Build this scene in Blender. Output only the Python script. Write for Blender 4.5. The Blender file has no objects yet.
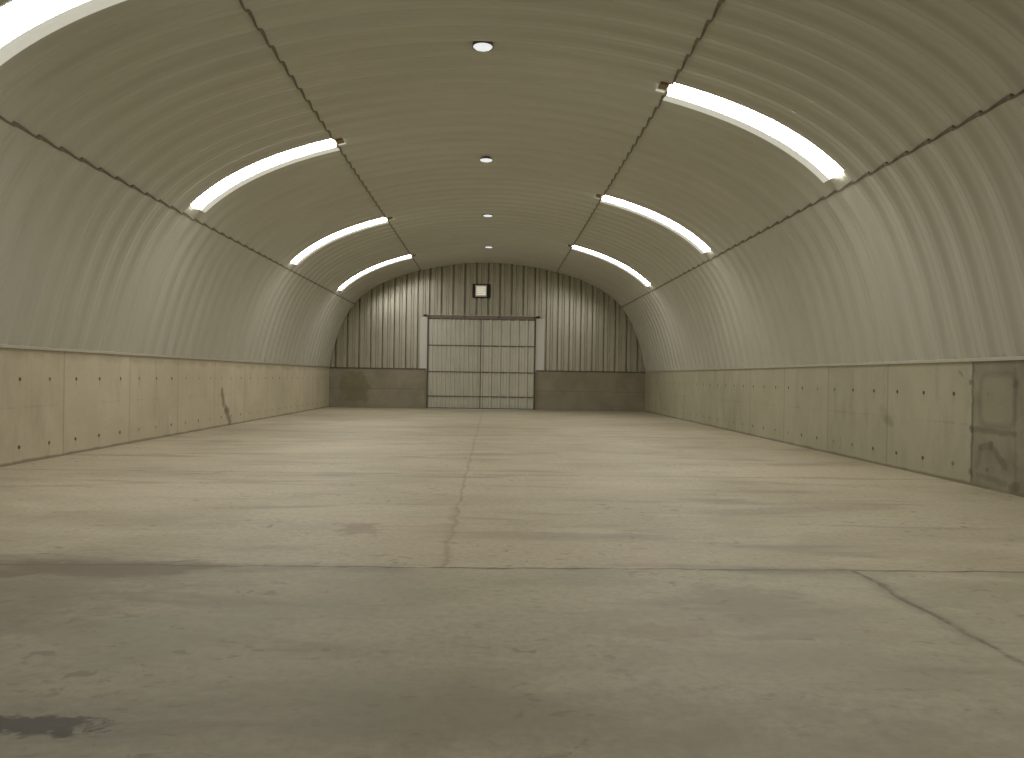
import bpy, math
import numpy as np
from mathutils import Matrix, Vector

C = bpy.context.scene.collection
SC = bpy.context.scene

# ------------------------------------------------------------ helpers
class MB:
    def __init__(s): s.v = []; s.f = []
    def quad(s, a, b, c, d):
        n = len(s.v); s.v += [tuple(a), tuple(b), tuple(c), tuple(d)]; s.f.append((n, n+1, n+2, n+3)); return s
    def box(s, x0, x1, y0, y1, z0, z1):
        n = len(s.v)
        s.v += [(x0,y0,z0),(x1,y0,z0),(x1,y1,z0),(x0,y1,z0),(x0,y0,z1),(x1,y0,z1),(x1,y1,z1),(x0,y1,z1)]
        s.f += [tuple(n+i for i in q) for q in ((0,3,2,1),(4,5,6,7),(0,1,5,4),(1,2,6,5),(2,3,7,6),(3,0,4,7))]
        return s
    def grid(s, rows, close_u=False):
        """rows: list of equally long lists of points, joined into quads"""
        n = len(s.v); w = len(rows[0])
        for r in rows: s.v += [tuple(p) for p in r]
        for i in range(len(rows)-1):
            for j in range(w-1 + (1 if close_u else 0)):
                k = (j+1) % w
                s.f.append((n+i*w+j, n+i*w+k, n+(i+1)*w+k, n+(i+1)*w+j))
        return s
    def build(s, name, mat, parent=None, bevel=0, smooth=False):
        m = bpy.data.meshes.new(name); m.from_pydata(s.v, [], s.f); m.update()
        o = bpy.data.objects.new(name, m); C.objects.link(o); m.materials.append(mat)
        if parent: o.parent = parent
        if smooth: m.shade_smooth()
        if bevel:
            b = o.modifiers.new('bevel', 'BEVEL'); b.width = bevel; b.segments = 2; b.limit_method = 'ANGLE'
        return o

def structure(o): o['kind'] = 'structure'; return o
def thing(name, label, cat, loc, group=None):
    o = bpy.data.objects.new(name, None); C.objects.link(o); o.location = loc
    o.empty_display_size = .2
    o['label'] = label; o['category'] = cat
    if group: o['group'] = group
    return o

# ------------------------------------------------------------ node maths
class NT:
    def __init__(s, name):
        s.m = bpy.data.materials.new(name); s.m.use_nodes = True
        s.t = s.m.node_tree; s.t.nodes.clear()
        s.out = s.t.nodes.new('ShaderNodeOutputMaterial')
        s.b = s.t.nodes.new('ShaderNodeBsdfPrincipled'); s.link(s.b.outputs[0], s.out.inputs[0])
        s.pos = s.t.nodes.new('ShaderNodeNewGeometry').outputs['Position']
        sp = s.t.nodes.new('ShaderNodeSeparateXYZ'); s.link(s.pos, sp.inputs[0])
        s.x, s.y, s.z = sp.outputs
    def link(s, a, b): s.t.links.new(a, b)
    def put(s, v, sock):
        if isinstance(v, (int, float)): sock.default_value = v
        elif isinstance(v, (tuple, list)): sock.default_value = (*v, 1) if len(v) == 3 and sock.type == 'RGBA' else v
        else: s.link(v, sock)
    def op(s, o, a, b=0.0, c=0.0, clamp=False):
        n = s.t.nodes.new('ShaderNodeMath'); n.operation = o; n.use_clamp = clamp
        s.put(a, n.inputs[0]); s.put(b, n.inputs[1]); s.put(c, n.inputs[2]); return n.outputs[0]
    def vec(s, x, y, z):
        n = s.t.nodes.new('ShaderNodeCombineXYZ'); s.put(x, n.inputs[0]); s.put(y, n.inputs[1]); s.put(z, n.inputs[2]); return n.outputs[0]
    def noise(s, scale, detail=4, rough=.55, dist=0.0, stretch=(1,1,1), off=(0,0,0)):
        mp = s.t.nodes.new('ShaderNodeMapping'); s.link(s.pos, mp.inputs[0])
        mp.inputs['Scale'].default_value = stretch; mp.inputs['Location'].default_value = off
        n = s.t.nodes.new('ShaderNodeTexNoise'); s.link(mp.outputs[0], n.inputs['Vector'])
        n.inputs['Scale'].default_value = scale; n.inputs['Detail'].default_value = detail
        n.inputs['Roughness'].default_value = rough; n.inputs['Distortion'].default_value = dist
        return n.outputs['Fac']
    def step(s, v, lo, hi, a=0.0, b=1.0):
        n = s.t.nodes.new('ShaderNodeMapRange'); n.interpolation_type = 'SMOOTHSTEP'
        s.put(v, n.inputs[0])
        if lo < hi: vals = (lo, hi, a, b)
        else: vals = (hi, lo, b, a)
        for i, k in enumerate(vals): n.inputs[i+1].default_value = k
        return n.outputs[0]
    def mix(s, f, a, b, mode='MIX'):
        n = s.t.nodes.new('ShaderNodeMix'); n.data_type = 'RGBA'; n.blend_type = mode
        s.put(f, n.inputs[0]); s.put(a, n.inputs[6]); s.put(b, n.inputs[7]); return n.outputs[2]
    def seg(s, px, py, a, b):
        """distance from (px,py) to the segment a-b"""
        ax, ay = a; dx, dy = b[0]-a[0], b[1]-a[1]; L = dx*dx+dy*dy
        qx = s.op('SUBTRACT', px, ax); qy = s.op('SUBTRACT', py, ay)
        t = s.op('DIVIDE', s.op('ADD', s.op('MULTIPLY', qx, dx), s.op('MULTIPLY', qy, dy)), L, clamp=True)
        ex = s.op('SUBTRACT', qx, s.op('MULTIPLY', t, dx)); ey = s.op('SUBTRACT', qy, s.op('MULTIPLY', t, dy))
        return s.op('SQRT', s.op('ADD', s.op('MULTIPLY', ex, ex), s.op('MULTIPLY', ey, ey)))
    def ell(s, px, py, c, r):
        qx = s.op('DIVIDE', s.op('SUBTRACT', px, c[0]), r[0]); qy = s.op('DIVIDE', s.op('SUBTRACT', py, c[1]), r[1])
        return s.op('SQRT', s.op('ADD', s.op('MULTIPLY', qx, qx), s.op('MULTIPLY', qy, qy)))
    def mul(s, *a):
        r = a[0]
        for k in a[1:]: r = s.op('MULTIPLY', r, k)
        return r
    def bump(s, h, strength, dist):
        n = s.t.nodes.new('ShaderNodeBump'); s.link(h, n.inputs['Height'])
        n.inputs['Strength'].default_value = strength; n.inputs['Distance'].default_value = dist
        s.link(n.outputs[0], s.b.inputs['Normal'])
    def done(s, col, rough=.6, metal=0.0, spec=.5):
        s.put(col, s.b.inputs['Base Color']); s.put(rough, s.b.inputs['Roughness'])
        s.put(metal, s.b.inputs['Metallic']); s.b.inputs['Specular IOR Level'].default_value = spec
        return s.m

def metal(name, c, rough=.5, met=.35, var=.06, axis='y'):
    n = NT(name)
    st = (1, .35, 1) if axis == 'x' else (.3, 1.6, .3)
    a = n.noise(1.3, 5, .6, stretch=st); b = n.noise(22, 2, .5)
    f = n.op('ADD', n.mul(n.op('SUBTRACT', a, .5), 2), n.mul(n.op('SUBTRACT', b, .5), .5))
    dark = tuple(k*(1-var*2.2) for k in c); lite = tuple(min(1, k*(1+var*2.2)) for k in c)
    col = n.mix(n.op('ADD', f, .5, clamp=True), dark, lite)
    r = n.op('ADD', rough-.06, n.mul(b, .12))
    return n.done(col, r, met)

def plain(name, c, rough=.6, met=0.0, emit=None):
    n = NT(name); a = n.noise(9, 3)
    col = n.mix(a, tuple(k*.88 for k in c), tuple(min(1, k*1.1) for k in c))
    m = n.done(col, rough, met)
    if emit:
        n.b.inputs['Emission Color'].default_value = (*emit[0], 1); n.b.inputs['Emission Strength'].default_value = emit[1]
    return m

# ------------------------------------------------------------ dimensions
W = 8.3            # half width at the wall tops
D = 38.93          # end wall
FRONT = -4.0       # closed end behind the camera
WZ = 2.11          # height of the concrete side walls
PIT = .61          # arch panel width
Y0 = D - PIT*math.ceil((D-FRONT)/PIT) - .15
CTRL = [(-8.3,2.11),(-7.03,5.38),(-3.59,7.20),(0,7.675),(3.52,7.235),(6.97,5.45),(8.3,2.11)]

# natural cubic spline through the arch points
P = np.array(CTRL); T = np.concatenate([[0], np.cumsum(np.hypot(*np.diff(P, axis=0).T))])
def nat(T, Y):
    n = len(T); h = np.diff(T); A = np.zeros((n,n)); r = np.zeros(n); A[0,0] = A[-1,-1] = 1
    for i in range(1, n-1):
        A[i,i-1] = h[i-1]; A[i,i] = 2*(h[i-1]+h[i]); A[i,i+1] = h[i]
        r[i] = 6*((Y[i+1]-Y[i])/h[i]-(Y[i]-Y[i-1])/h[i-1])
    return np.linalg.solve(A, r)
MX, MZ = nat(T, P[:,0]), nat(T, P[:,1])
def sp(t, Y, M):
    i = min(max(int(np.searchsorted(T, t)-1), 0), len(T)-2); h = T[i+1]-T[i]; a = (T[i+1]-t)/h; b = (t-T[i])/h
    v = a*Y[i]+b*Y[i+1]+((a**3-a)*M[i]+(b**3-b)*M[i+1])*h*h/6
    d = (Y[i+1]-Y[i])/h+(-(3*a*a-1)*M[i]+(3*b*b-1)*M[i+1])*h/6
    return v, d
def arch(t, off=0.0):
    """point of the arch at arc parameter t, moved outward by off"""
    x, dx = sp(t, P[:,0], MX); z, dz = sp(t, P[:,1], MZ); L = math.hypot(dx, dz)
    return x - dz/L*off, z + dx/L*off      # left of the travel direction = outward
def arch_z(x):
    lo, hi = T[0], T[-1]
    for _ in range(40):
        m = (lo+hi)/2
        if arch(m)[0] < x: lo = m
        else: hi = m
    return arch(lo)[1]
SEAMS = [T[1], T[2], T[4], T[5]]

# panel profile across its 61 cm: (fraction, outward offset)
DEP = .062
PROF = [(0,0),(.04,.0),(.09,DEP*.12),(.16,DEP*.5),(.23,DEP*.88),(.28,DEP),(.37,DEP),(.39,DEP-.005),(.43,DEP-.005),(.45,DEP),(.56,DEP),(.61,DEP*.88),(.68,DEP*.5),(.75,DEP*.12),(.80,0),(.90,0),(.91,-.004),(.95,-.004),(.96,0)]

# ------------------------------------------------------------ materials
M = {}
M['vault'] = metal('galvanised_sheet', (.525,.515,.43), .50, .25, .03)
M['cladding'] = metal('cladding_sheet', (.48,.46,.37), .30, .6, .035, 'x')
M['leaf'] = metal('gate_sheet', (.60,.59,.50), .32, .5, .03, 'x')
M['flash'] = metal('flashing_sheet', (.62,.61,.54), .45, .3, .04)
M['seam'] = plain('seam_sealant_shade', (.19,.17,.125), .8)
M['steel'] = plain('dark_steel', (.11,.09,.07), .6, .2)
M['rail'] = plain('rust_brown_rail', (.24,.17,.12), .6, .1)
M['channel'] = plain('base_channel', (.50,.46,.37), .5, .3)
M['rib_end'] = plain('lit_rib_end_tone', (.26,.19,.10), .7, .1)
M['dark'] = plain('dark_opening', (.03,.028,.025), .9)
M['pane'] = plain('daylit_fibreglass', (.8,.8,.8), .5, 0, ((1,.985,.945), 29))
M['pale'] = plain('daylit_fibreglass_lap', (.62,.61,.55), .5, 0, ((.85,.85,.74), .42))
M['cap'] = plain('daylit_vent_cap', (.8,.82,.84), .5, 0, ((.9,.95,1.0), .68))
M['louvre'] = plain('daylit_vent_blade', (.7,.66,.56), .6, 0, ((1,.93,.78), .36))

# floor ---------------------------------------------------------
n = NT('worn_concrete_floor')
wob = n.noise(1.7, 5, .6, off=(3,1,0)); wx = n.op('ADD', n.x, n.mul(n.op('SUBTRACT', wob, .5), .24))
wob2 = n.noise(2.6, 4, .6, off=(9,4,0)); wy = n.op('ADD', n.y, n.mul(n.op('SUBTRACT', wob2, .5), .12))
big = n.noise(.23, 5, .55, .6); mid = n.noise(1.1, 6, .62, .4, stretch=(.6,1.3,1)); fine = n.noise(14, 5, .7); trk = n.noise(.9, 5, .6, .5, stretch=(.35,1.8,1), off=(5,2,0))
col = n.mix(n.step(big, .30, .70), (.385,.332,.225), (.510,.445,.312))
col = n.mix(n.mul(n.step(mid, .42, .66), .65), col, (.52,.47,.345))
col = n.mix(n.mul(n.step(trk, .52, .68), .62), col, (.25,.215,.16))
col = n.mix(n.mul(n.step(fine, .35, .70), .38), col, (.24,.21,.16))
# scuffed dark flecks
fl = n.noise(5.5, 3, .6, .8, stretch=(1,1.6,1), off=(2,7,0)); reg = n.noise(.55, 2, .5, off=(8,3,0))
col = n.mix(n.mul(n.step(fl, .60, .68), n.step(reg, .44, .58), .62), col, (.17,.145,.10))
# pinkish patches
pk = n.noise(.9, 3, .5, 0, off=(1,9,0)); col = n.mix(n.mul(n.step(pk, .60, .72), .35), col, (.46,.33,.24))
def line(a, b, w, soft, amt, colr):
    global col
    d = n.seg(wx, wy, a, b); brk = n.noise(2.6, 5, .75, off=(a[0], b[1], 0))
    f = n.mul(n.step(d, w+soft, w), n.step(brk, .34, .56, .22, 1), amt)
    col = n.mix(f, col, colr); return d
dk = (.095,.078,.052)
slab = n.step(n.y, 6.62, 6.56); col = n.mix(n.mul(slab, n.step(mid, .3, .62, .62, .25)), col, (.272,.258,.175))
d1 = line((-9,6.56), (9,6.62), .006, .028, .8, dk)
line((-9,6.50), (-.6,6.56), .03, .22, .32, (.16,.13,.09))
line((2.6,6.62), (3.4,6.60), .03, .14, .45, (.16,.13,.09))
d2 = line((-.18,6.62), (-.25,40), .006, .03, .40, (.17,.13,.085))
line((-.18,6.7), (-.22,9.6), .01, .09, .32, (.27,.20,.11))
d3 = line((3.52,6.56), (3.49,-4), .008, .04, .75, dk)
line((3.52,6.3), (3.50,4.9), .03, .12, .35, (.16,.13,.09))
for yy, am in ((12.9,.45),(18.7,.5),(24.8,.5),(31,.5)): line((-9,yy-.03), (9,yy+.03), .02, .06, am, (.17,.14,.10))
line((3.2,9.45), (5.6,10.05), .10, .28, .38, (.20,.17,.125))
line((-6.6,12.3), (-2.2,12.6), .05, .5, .28, (.22,.18,.13))
line((-6,8.9), (-1.5,8.3), .05, .5, .25, (.24,.20,.15))
line((2.0,14.5), (7.5,15.2), .10, .6, .28, (.24,.20,.15))
line((-7.6,22.3), (6.5,21.5), .10, .7, .25, (.24,.20,.15))
def blot(c, r, lo, hi, amt, colr, sc=2.4):
    global col
    e = n.ell(n.x, n.y, c, r); nz = n.noise(sc, 5, .65, .6, stretch=(1,1.5,1), off=(c[0]*3, c[1], 0))
    e = n.op('ADD', e, n.mul(n.op('SUBTRACT', nz, .5), 2.6))
    f = n.mul(n.step(e, hi, lo), amt); col = n.mix(f, col, colr)
blot((-1.98,3.60), (.42,.13), .6, 1.0, .98, (.035,.028,.012), 6)      # wet patch
blot((-3.6,5.9), (1.2,1.0), .5, 1.5, .42, (.20,.15,.095))
blot((-3.1,6.45), (1.1,.30), .5, 1.3, .75, (.17,.13,.085), 3)
blot((-3.4,5.0), (.8,.6), .5, 1.3, .35, (.20,.155,.105))
blot((1.45,4.95), (.36,.16), .5, 1.2, .28, (.28,.20,.14), 6)
blot((-1.2,8.2), (.26,.42), .5, 1.1, .55, (.24,.17,.11), 6)
blot((2.2,5.6), (.6,.5), .5, 1.2, .35, (.22,.19,.13), 4)
blot((-.5,3.7), (2.6,.35), .5, 1.4, .30, (.20,.17,.12), 2)
blot((.2,7.7), (1.1,.9), .4, 1.5, .18, (.52,.43,.30), 1.5)
f2 = n.noise(11, 4, .7, .4, stretch=(.7,1.4,1), off=(6,1,0)); r2 = n.noise(.8, 3, .6, off=(3,3,0)); col = n.mix(n.mul(n.step(f2, .56, .66), n.step(r2, .46, .62), .42), col, (.20,.17,.115))
sk = n.noise(30, 1, .5, off=(4,4,0)); col = n.mix(n.mul(n.step(sk, .80, .83), .7), col, (.10,.08,.06))
h = n.op('ADD', n.mul(fine, .35), n.mul(mid, 1.0))
for d in (d1, d3): h = n.op('ADD', h, n.step(d, 0, .03, -1.5, 0))
n.bump(h, .35, .012)
M['floor'] = n.done(col, n.op('ADD', .50, n.mul(mid, .2)), 0, .45)

# side wall concrete ---------------------------------------------
def concrete(name, base, lite, joints, hole_y0, hole_rows, side):
    n = NT(name)
    big = n.noise(.7, 5, .6, .5, off=(side*3,2,1)); drip = n.noise(1.6, 5, .6, .3, stretch=(1,1.6,.35)); fine = n.noise(18, 4, .7)
    col = n.mix(n.step(big, .3, .7), base, lite)
    col = n.mix(n.mul(n.step(drip, .50, .72), .38), col, tuple(k*.68 for k in base))
    col = n.mix(n.mul(n.step(fine, .4, .8), .2), col, tuple(k*.6 for k in base))
    # per pour tint and joints every 2.67 m
    u = n.op('DIVIDE', n.op('SUBTRACT', n.y, joints), 2.675)
    fr = n.op('FRACT', u); dj = n.mul(n.op('SUBTRACT', .5, n.op('ABSOLUTE', n.op('SUBTRACT', fr, .5))), 2.675)
    wn = n.t.nodes.new('ShaderNodeTexWhiteNoise'); wn.noise_dimensions = '1D'; n.link(n.op('FLOOR', u), wn.inputs['W'])
    col = n.mix(n.mul(wn.outputs['Value'], .28), col, tuple(k*1.32 for k in base))
    col = n.mix(n.mul(n.step(dj, .035, .010), .42), col, tuple(k*.5 for k in base))
    # horizontal board seam
    dz = n.op('ABSOLUTE', n.op('SUBTRACT', n.z, 1.02)); col = n.mix(n.mul(n.step(dz, .03, .008), n.step(drip, .45, .6), .25), col, tuple(k*.6 for k in base))
    # tie holes: two rows
    hy = n.op('FRACT', n.op('DIVIDE', n.op('SUBTRACT', n.y, hole_y0-.4525), .905)); hy = n.mul(n.op('SUBTRACT', hy, .5), .905)
    hh = None
    for zr in hole_rows:
        zq = n.op('SUBTRACT', n.z, zr); r = n.op('SQRT', n.op('ADD', n.mul(hy, hy), n.mul(zq, zq)))
        f = n.step(r, .045, .028); hh = f if hh is None else n.op('ADD', hh, f, clamp=True)
        # streak under the hole
        below = n.mul(n.step(zq, .0, -.02), n.step(zq, -.26, -.04), n.step(n.op('ABSOLUTE', hy), .035, .01))
        col = n.mix(n.mul(below, .22), col, tuple(k*.45 for k in base))
    vis = n.step(n.noise(.8, 2, .5, off=(0,5,0)), .38, .48, .45, 1)
    col = n.mix(n.mul(hh, vis, .9), col, (.06,.048,.038))
    # dark line at the foot
    foot = n.noise(1.6, 3, .6); col = n.mix(n.mul(n.step(n.op('ADD', n.z, n.mul(foot, -.08)), .03, -.01), .6), col, (.12,.095,.065))
    hgt = n.op('SUBTRACT', n.mul(fine, .3), hh)
    def mark(a, b, w, soft, amt, c):
        nonlocal col
        wy = n.op('ADD', n.y, n.mul(n.op('SUBTRACT', n.noise(4, 3, .6, off=(a[0],0,0)), .5), .12)); wz = n.op('ADD', n.z, n.mul(n.op('SUBTRACT', n.noise(5, 3, .6, off=(0,b[1],3)), .5), .10))
        col = n.mix(n.mul(n.step(n.seg(wy, wz, a, b), w+soft, w), amt), col, c)
    if side < 0:
        mark((23.61,1.12), (23.75,.72), .04, .14, .6, (.12,.09,.055))
        mark((23.95,.55), (24.35,.10), .05, .14, .6, (.12,.09,.055))
        mark((23.9,.5), (24.2,.5), .02, .12, .5, (.20,.11,.06))
        top = n.noise(1.1, 4, .6, stretch=(1,1,.4), off=(1,0,7))
        col = n.mix(n.mul(n.step(n.op('ADD', n.z, n.mul(top, .5)), 2.1, 2.28), .38), col, (.26,.20,.13))
    else:
        near = n.step(n.y, 12.24, 12.20)           # rougher, darker pour nearest the camera
        blo = n.noise(1.5, 4, .6, .4, off=(3,6,2))
        col = n.mix(n.mul(near, .78), col, n.mix(n.step(blo, .35, .68), tuple(k*.52 for k in base), tuple(k*.80 for k in base)))
        # rounded form mark: outline of a rounded box
        qy = n.op('SUBTRACT', n.op('ABSOLUTE', n.op('SUBTRACT', n.y, 11.62)), .22); qz = n.op('SUBTRACT', n.op('ABSOLUTE', n.op('SUBTRACT', n.z, 1.45)), .24)
        qy = n.op('MAXIMUM', qy, 0); qz = n.op('MAXIMUM', qz, 0)
        rr = n.op('SUBTRACT', n.op('SQRT', n.op('ADD', n.mul(qy, qy), n.mul(qz, qz))), .18)
        col = n.mix(n.mul(n.step(rr, .03, -.02), near, .55), col, tuple(k*.86 for k in base))
        col = n.mix(n.mul(n.step(n.op('ABSOLUTE', rr), .09, .01), near, .30), col, tuple(k*.3 for k in base))
        dk = tuple(k*.22 for k in base)
        for a, b, w, so, am in (((12.22,2.08),(12.22,.08),.012,.03,.8), ((12.22,.96),(11.18,.93),.02,.05,.65), ((12.0,.66),(11.75,.72),.03,.06,.6), ((11.75,.72),(11.42,.42),.03,.06,.6),
                                ((12.0,.62),(12.08,.35),.02,.09,.4), ((12.05,.22),(11.4,.14),.02,.06,.4), ((11.22,1.95),(11.18,.1),.01,.05,.35), ((11.2,1.72),(11.2,1.70),.03,.06,.7), ((11.25,.10),(11.15,.14),.05,.06,.7),
                                ((12.27,1.74),(12.27,1.73),.03,.03,.9), ((12.25,.96),(12.25,.95),.03,.04,.9), ((12.25,.22),(12.25,.21),.03,.04,.8),
                                ((14.95,.93),(14.75,.90),.02,.12,.45), ((12.6,1.92),(12.5,1.84),.01,.03,.6)):
            mark(a, b, w, so, am*.62, dk)
        mark((15.1,1.15), (14.9,1.0), .02, .16, .25, tuple(k*.6 for k in base))
    n.bump(hgt, .4, .015)
    return n.done(col, .75, 0, .3)
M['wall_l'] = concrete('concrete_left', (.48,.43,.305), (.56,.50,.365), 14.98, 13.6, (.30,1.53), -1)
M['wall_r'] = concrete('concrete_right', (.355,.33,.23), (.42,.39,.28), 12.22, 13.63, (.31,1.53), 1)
n = NT('concrete_end')
a = n.noise(.9, 5, .6, .4, off=(2,2,2)); f = n.noise(16, 4, .7)
col = n.mix(n.step(a, .3, .7), (.245,.215,.152), (.315,.28,.20)); col = n.mix(n.mul(n.step(f, .4, .8), .25), col, (.14,.12,.085))
g = n.noise(1.6, 4, .6, .3, off=(5,0,1)); e = n.ell(n.x, n.z, (-6.9,1.0), (1.0,.9)); e = n.op('ADD', e, n.mul(n.op('SUBTRACT', g, .5), 2.5))
col = n.mix(n.mul(n.step(e, 1.1, .5), .6), col, (.16,.15,.07))
dz = n.op('ABSOLUTE', n.op('SUBTRACT', n.z, 1.0)); col = n.mix(n.mul(n.step(dz, .03, .01), .3), col, (.1,.08,.06))
M['wall_b'] = n.done(col, .8, 0, .3)

# ------------------------------------------------------------ setting
structure(MB().box(-9.2, 9.2, FRONT-.4, D+.6, -.25, 0).build('floor', M['floor']))
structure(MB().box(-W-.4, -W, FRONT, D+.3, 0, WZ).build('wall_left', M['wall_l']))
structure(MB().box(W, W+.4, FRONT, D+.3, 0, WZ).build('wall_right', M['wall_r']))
GX0, GX1, GZ = -3.18, 2.43, 4.79
wb = MB().box(-W, GX0-.02, D, D+.3, 0, 2.04).box(GX1+.02, W, D, D+.3, 0, 2.04)
wall_back = structure(wb.build('wall_back', M['wall_b'], bevel=.01))

# end wall cladding: vertical ribbed sheet trimmed to the arch
def ribbed(x0, x1, zlo, zhi, y, pit, prof, mb):
    xs = []
    k = math.floor(x0/pit)-1
    while k*pit < x1:
        for fr, o in prof:
            xs.append((k*pit+fr*pit, o))
        k += 1
    pts = [(x, o) for x, o in xs if x0 < x < x1]
    def at(x):
        for (a, oa), (b, ob) in zip(xs, xs[1:]):
            if a <= x <= b: return oa+(ob-oa)*(x-a)/(b-a) if b > a else oa
        return 0
    pts = [(x0, at(x0))]+pts+[(x1, at(x1))]
    hi = zhi if callable(zhi) else (lambda x: zhi)
    mb.grid([[(x, y+o, zlo) for x, o in pts], [(x, y+o, hi(x)) for x, o in pts]])
    return mb
EP = [(0,0),(.27,0),(.34,.06),(.47,.06),(.54,0),(.82,0),(.84,.24),(.98,.24)]
top = lambda x: arch_z(x)+.16
cl = MB()
ribbed(-W-.12, GX0-.16, 2.04, top, D+.03, PIT, EP, cl)
ribbed(GX0-.16, GX1+.12, GZ+.10, top, D+.03, PIT, EP, cl)
ribbed(GX1+.12, W+.12, 2.04, top, D+.03, PIT, EP, cl)
cl.build('cladding', M['cladding'], wall_back)
MB().box(-W, GX0-.1, D-.03, D+.05, 2.03, 2.09).box(GX1+.1, W, D-.03, D+.05, 2.03, 2.09).build('sill_angle', M['steel'], wall_back)
f = MB().box(GX1+.04, GX1+.50, D-.04, D+.02, 2.09, GZ+.02)
f.build('flashing', M['flash'], wall_back, bevel=.008)
MB().box(GX0-.42, GX0-.04, D-.04, D+.02, 2.09, GZ+.02).build('flashing', M['flash'], wall_back, bevel=.008)

jm = MB().box(GX0-.045, GX0+.03, D-.025, D+.28, 0, 2.06).box(GX1-.03, GX1+.045, D-.025, D+.28, 0, 2.06).box(GX0-.25, GX0+.03, D-.02, D+.28, 2.06, GZ+.1).box(GX1-.03, GX1+.25, D-.02, D+.28, 2.06, GZ+.1).box(GX0-.25, GX1+.25, D-.02, D+.28, GZ-.03, GZ+.14)
jm.build('gate_frame', M['steel'], wall_back)

# closed front end behind the camera
fw = MB().box(-W, W, FRONT-.3, FRONT, 0, 2.04)
wf = structure(fw.build('wall_front', M['wall_b']))
cf = MB(); ribbed(-W, W, 2.04, top, FRONT-.1, PIT, EP, cf); cf.build('cladding', M['cladding'], wf)

# ------------------------------------------------------------ vault
def samples(a, b, k): return [a+(b-a)*i/k for i in range(k+1)]
NP = int((D-Y0)/PIT)+1
bands = [(T[0], SEAMS[0], 10), (SEAMS[0], SEAMS[1], 14), (SEAMS[1], SEAMS[2], 22), (SEAMS[2], SEAMS[3], 14), (SEAMS[3], T[-1], 10)]
def idx(y): return round((y-.15-Y0)/PIT - .5)
SKY = {1: [idx(v) for v in (9.95,17.9,26.2,34.2)], 3: [idx(v) for v in (14.05,22.75,31.3,5.4)]}  # last right-hand skylight is unseen, added to light the foreground
END = {1: .08, 3: .92}       # the panes stop just short of the lower seam
yprof = [(Y0+(k+fr)*PIT, o, k) for k in range(NP) for fr, o in PROF]+[(Y0+NP*PIT, 0, NP)]
ceiling = None
for bi, (ta, tb, kk) in enumerate(bands):
    lift = .022 if bi in (1, 3) else 0        # alternate lengths lap over their neighbours
    ts = samples(ta, tb, kk)
    if bi in SKY:
        cut = ta+(tb-ta)*END[bi]; ts = sorted(ts[1:-1]+[ta, tb, cut]); ts = [t for t in ts if t == cut or abs(t-cut) > .08 or t in (ta, tb)]
    mb = MB(); rows = []
    for y, o, k in yprof:
        rows.append([(lambda p: (p[0], y, p[1]))(arch(t, o+lift)) for t in ts])
    w = len(ts); mb.v = [p for r in rows for p in r]
    for i in range(len(rows)-1):
        k = yprof[i][2]
        for j in range(w-1):
            if bi in SKY and k in SKY[bi]:
                tm = (ts[j]+ts[j+1])/2
                if (bi == 1 and tm > cut) or (bi == 3 and tm < cut): continue
            mb.f.append((i*w+j, i*w+j+1, (i+1)*w+j+1, (i+1)*w+j))
    if bi == 0:
        band0 = mb
        continue
    if bi == 1:
        # first object made is the parent of the rest
        ceiling = structure(mb.build('ceiling', M['vault'], smooth=True))
        band0.build('arch_band', M['vault'], ceiling, smooth=True)
    else:
        mb.build('arch_band', M['vault'], ceiling, smooth=True)
# lap seams with sealant, the lap's shadow put into their dark colour, following the ribs
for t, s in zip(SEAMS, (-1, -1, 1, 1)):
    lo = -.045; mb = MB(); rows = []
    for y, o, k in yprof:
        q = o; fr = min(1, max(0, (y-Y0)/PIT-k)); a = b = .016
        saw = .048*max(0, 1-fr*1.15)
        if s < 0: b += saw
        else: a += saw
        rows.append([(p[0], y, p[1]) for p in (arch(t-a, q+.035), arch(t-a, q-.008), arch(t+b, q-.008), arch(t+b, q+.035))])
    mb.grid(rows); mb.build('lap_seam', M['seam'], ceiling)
# steel base channels on the wall tops
structure(MB().box(-W-.02, -W+.035, FRONT, D, WZ-.03, WZ+.03).build('trim_1', M['channel'], bevel=.006))
structure(MB().box(W-.035, W+.02, FRONT, D, WZ-.03, WZ+.03).build('trim_2', M['channel'], bevel=.006))

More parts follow.
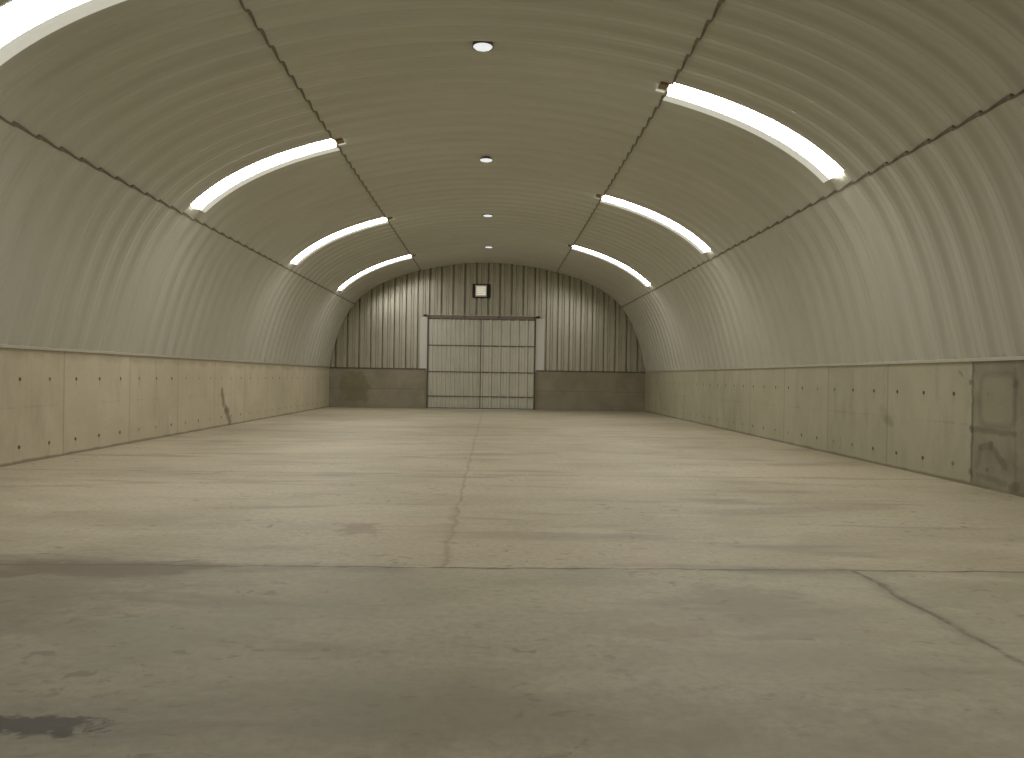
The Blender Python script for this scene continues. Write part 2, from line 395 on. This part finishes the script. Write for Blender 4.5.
# ------------------------------------------------------------ skylights
labels = {
 (1,0): 'glowing curved skylight panel cut off by the top left corner of the photo',
 (1,1): 'longest full glowing skylight strip on the left side of the vault',
 (1,2): 'middle-sized glowing skylight strip of the left row, second from the end wall',
 (1,3): 'shortest glowing skylight strip on the left side, nearest the end wall',
 (3,3): 'unseen glowing skylight strip added to brighten the foreground, high beyond the top right corner',
 (3,0): 'largest and widest glowing skylight strip, first on the right side of the vault',
 (3,1): 'middle glowing skylight strip of the three on the right side of the vault',
 (3,2): 'shortest glowing skylight strip on the right side, nearest the end wall'}
for bi, ks in SKY.items():
    ta, tb, _ = bands[bi]; cut = ta+(tb-ta)*END[bi]
    t0, t1 = (cut, tb) if bi == 1 else (ta, cut)
    tu = tb if bi == 1 else ta; sg = -1 if bi == 1 else 1      # upper end
    for q, k in enumerate(ks):
        yb = Y0+k*PIT; base = arch(tu, .03)
        org = (base[0], yb+PIT/2, base[1])
        r = thing('skylight', labels[(bi, q)], 'skylight', org, 'translucent skylight panels in the vault')
        def loc(p): return (p[0]-org[0], p[1]-org[1], p[2]-org[2])
        def strip(fr0, fr1, ta_, tb_, lift=.022, m=24):
            pr = [(f_, o_) for f_, o_ in PROF+[(1,0)] if fr0 <= f_ <= fr1]
            return MB().grid([[loc((arch(t, o_+lift)[0], yb+f_*PIT, arch(t, o_+lift)[1])) for t in samples(ta_, tb_, m)] for f_, o_ in pr])
        def sheet(pr, lo_, hi_): return MB().grid([[loc((arch(t, o_)[0], yb+f_*PIT, arch(t, o_)[1])) for t in samples(lo_, hi_, 24)] for f_, o_ in pr])
        sheet([(-.02,.024),(.08,.020),(.3,.026),(.36,.020),(.42,.026),(.62,.020),(.86,.016)], t0, t1).build('pane', M['pane'], r)
        sheet([(.86,.016),(.87,-.010),(.93,-.006),(1.0,-.012),(1.20,-.014),(1.30,-.012),(1.31,.03)], t0, t1).build('lap_strip', M['pale'], r)
        # light leaking past the seam on the crown side, put in as a glowing tab
        a, b = sorted((tu-sg*.05, tu-sg*.22))
        MB().grid([[loc((arch(t, o_)[0], yb+f_*PIT, arch(t, o_)[1])) for t in samples(a, b, 3)] for f_, o_ in ((.64,-.006),(.78,-.006))]).build('leak_glow_tab', M['pale'], r)
        a, b = sorted((tu-sg*.06, tu-sg*.21)); rows = []
        rows = [[loc((arch(t, o_)[0], yb+f_*PIT, arch(t, o_)[1])) for f_, o_ in ((.05,.02),(.05,-.05),(.42,-.05),(.42,.02))] for t in (a, b)]
        mbp = MB().grid(rows); mbp.f += [(0,1,2,3), (7,6,5,4)]
        mbp.build('lit_rib_end', M['rib_end'], r, bevel=.006)  # rib end lit through the gap, its light put into a plate's colour

# ------------------------------------------------------------ round roof vents along the ridge
def ring(r, z, m=32): return [(r*math.cos(2*math.pi*i/m), r*math.sin(2*math.pi*i/m), z) for i in range(m)]
vl = ['largest white round vent cap on the ridge, nearest the camera', 'second white round vent cap along the ridge, counted from the camera',
      'third small white round vent cap along the ridge, counted from the camera', 'smallest white round vent cap on the ridge, closest to the end wall']
proto = thing('roof_vent', vl[0], 'vent', (0,0,0), 'round vents along the ridge')
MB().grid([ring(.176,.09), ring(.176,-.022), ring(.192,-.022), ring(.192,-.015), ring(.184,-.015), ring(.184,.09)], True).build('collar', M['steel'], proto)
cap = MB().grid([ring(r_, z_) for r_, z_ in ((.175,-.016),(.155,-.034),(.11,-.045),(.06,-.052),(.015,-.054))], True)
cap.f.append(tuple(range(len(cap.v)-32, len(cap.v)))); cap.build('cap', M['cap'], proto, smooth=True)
for i, y in enumerate((13.42, 20.42, 27.45, 34.1)):
    r = proto
    if i:
        r = proto.copy(); C.objects.link(r)
        for ch in [c for c in bpy.data.objects if c.parent == proto]:
            c = ch.copy(); C.objects.link(c); c.parent = r
    r['label'] = vl[i]; r.location = (-.03, y, 7.69)

# ------------------------------------------------------------ square vent high on the end wall
wv = thing('wall_vent', 'small pale square louvred vent on the corrugated end wall above the gate', 'vent', (-.44, D+.0, 5.95))
fr = MB()
for bx in ((-.30,-.25,0,.50),(.25,.30,0,.50),(-.30,.30,-.05,0),(-.30,.30,.50,.55)): fr.box(bx[0], bx[1], -.10, .06, bx[2], bx[3])
fr.build('frame', M['flash'], wv, bevel=.005)
MB().box(-.45, .50, -.02, .02, -.12, .62).build('backing_plate', M['dark'], wv)
for k in range(5):
    z = .02+k*.097
    MB().grid([[(-.25,-.085,z-.004),(.25,-.085,z-.004)],[(-.25,-.035,z+.088),(.25,-.035,z+.088)],[(-.25,-.030,z+.088),(.25,-.030,z+.088)],[(-.25,-.080,z-.004),(.25,-.080,z-.004)]]).build('louvre_blade', M['louvre'], wv)

# ------------------------------------------------------------ sliding gate: two leaves and the track
SPLIT = -.41
LP = [(0,0),(.16,0),(.30,.06),(.48,.06),(.52,.04),(.56,.06),(.80,.06),(.94,0)]
def leaf(x0, x1, label, pit):
    r = thing('sliding_gate_leaf', label, 'gate', ((x0+x1)/2, D-.10, .015), 'leaves of the sliding gate')
    w = (x1-x0)/2; H = GZ-.05
    mb = MB(); ribbed(-w+.004, w-.004, .02, H-.01, -.02, pit, LP, mb); mb.build('sheet', M['leaf'], r)
    MB().box(-w, -w+(.06 if x0 < -1 else .022), -.045, .06, 0, H).build('stile', M['steel'], r, bevel=.006)
    MB().box(w-(.06 if x1 > 0 else .022), w, -.045, .06, 0, H).build('stile', M['steel'], r, bevel=.006)
    for z in (0, .62, 1.90, 3.28, H-.07):
        MB().box(-w+.02, w-.02, -.035, .05, z, z+.045).build('crossbar', M['steel'], r, bevel=.006)
leaf(GX0-.02, SPLIT-.001, 'left leaf of the closed grey corrugated gate in the end wall', .235)
leaf(SPLIT+.001, GX1+.02, 'right leaf of the closed grey corrugated gate in the end wall', .47)
tr = thing('gate_track', 'dark steel rail running along the top of the corrugated gate', 'rail', ((GX0+GX1)/2, D-.04, GZ))
hw = (GX1-GX0)/2+.05
t_ = MB().box(-hw, hw, -.14, .06, .07, .10).box(-hw, hw, -.14, -.11, -.03, .07).box(-hw, hw, .03, .06, -.03, .07); t_.build('rail', M['rail'], tr, bevel=.006)
MB().box(-hw, hw, -.19, .06, .10, .125).build('cover_strip', M['flash'], tr, bevel=.005)
for x in (-hw+.10, -.9, .9, hw-.10): MB().box(x-.05, x+.05, -.155, .07, -.03, .14).build('bracket', M['steel'], tr, bevel=.006)

# ------------------------------------------------------------ world, camera, view
w = bpy.data.worlds.new('sky'); SC.world = w; w.use_nodes = True
bg = w.node_tree.nodes['Background']; bg.inputs[0].default_value = (.75,.82,.9,1); bg.inputs[1].default_value = 1.0

yaw, pitch, roll, cx, hgt = .0261, -.0025, .0152, .2391, 1.7034
def ray(u, v):
    c, s = math.cos(roll), math.sin(roll); uu, ww = u*c-v*s, u*s+v*c
    x, y, z = uu, 1.0, ww
    c, s = math.cos(pitch), math.sin(pitch); y, z = y*c-z*s, y*s+z*c
    c, s = math.cos(yaw), math.sin(yaw); return Vector((x*c+y*s, -x*s+y*c, z))
f0 = ray(0, 0); rt = (ray(1, 0)-f0).normalized(); up = (ray(0, 1)-f0).normalized()
cam = bpy.data.cameras.new('camera'); co = bpy.data.objects.new('camera', cam); C.objects.link(co)
cam.sensor_width = 36; cam.lens = 740/1024*36; cam.clip_end = 300; cam.clip_start = .05
R = Matrix((rt, up, -f0.normalized())).transposed().to_4x4(); R.translation = (cx, 0, hgt); co.matrix_world = R
SC.camera = co
vs = SC.view_settings; vs.view_transform = 'Standard'; vs.look = 'None'; vs.gamma = 1; vs.exposure = 0; vs.use_curve_mapping = False
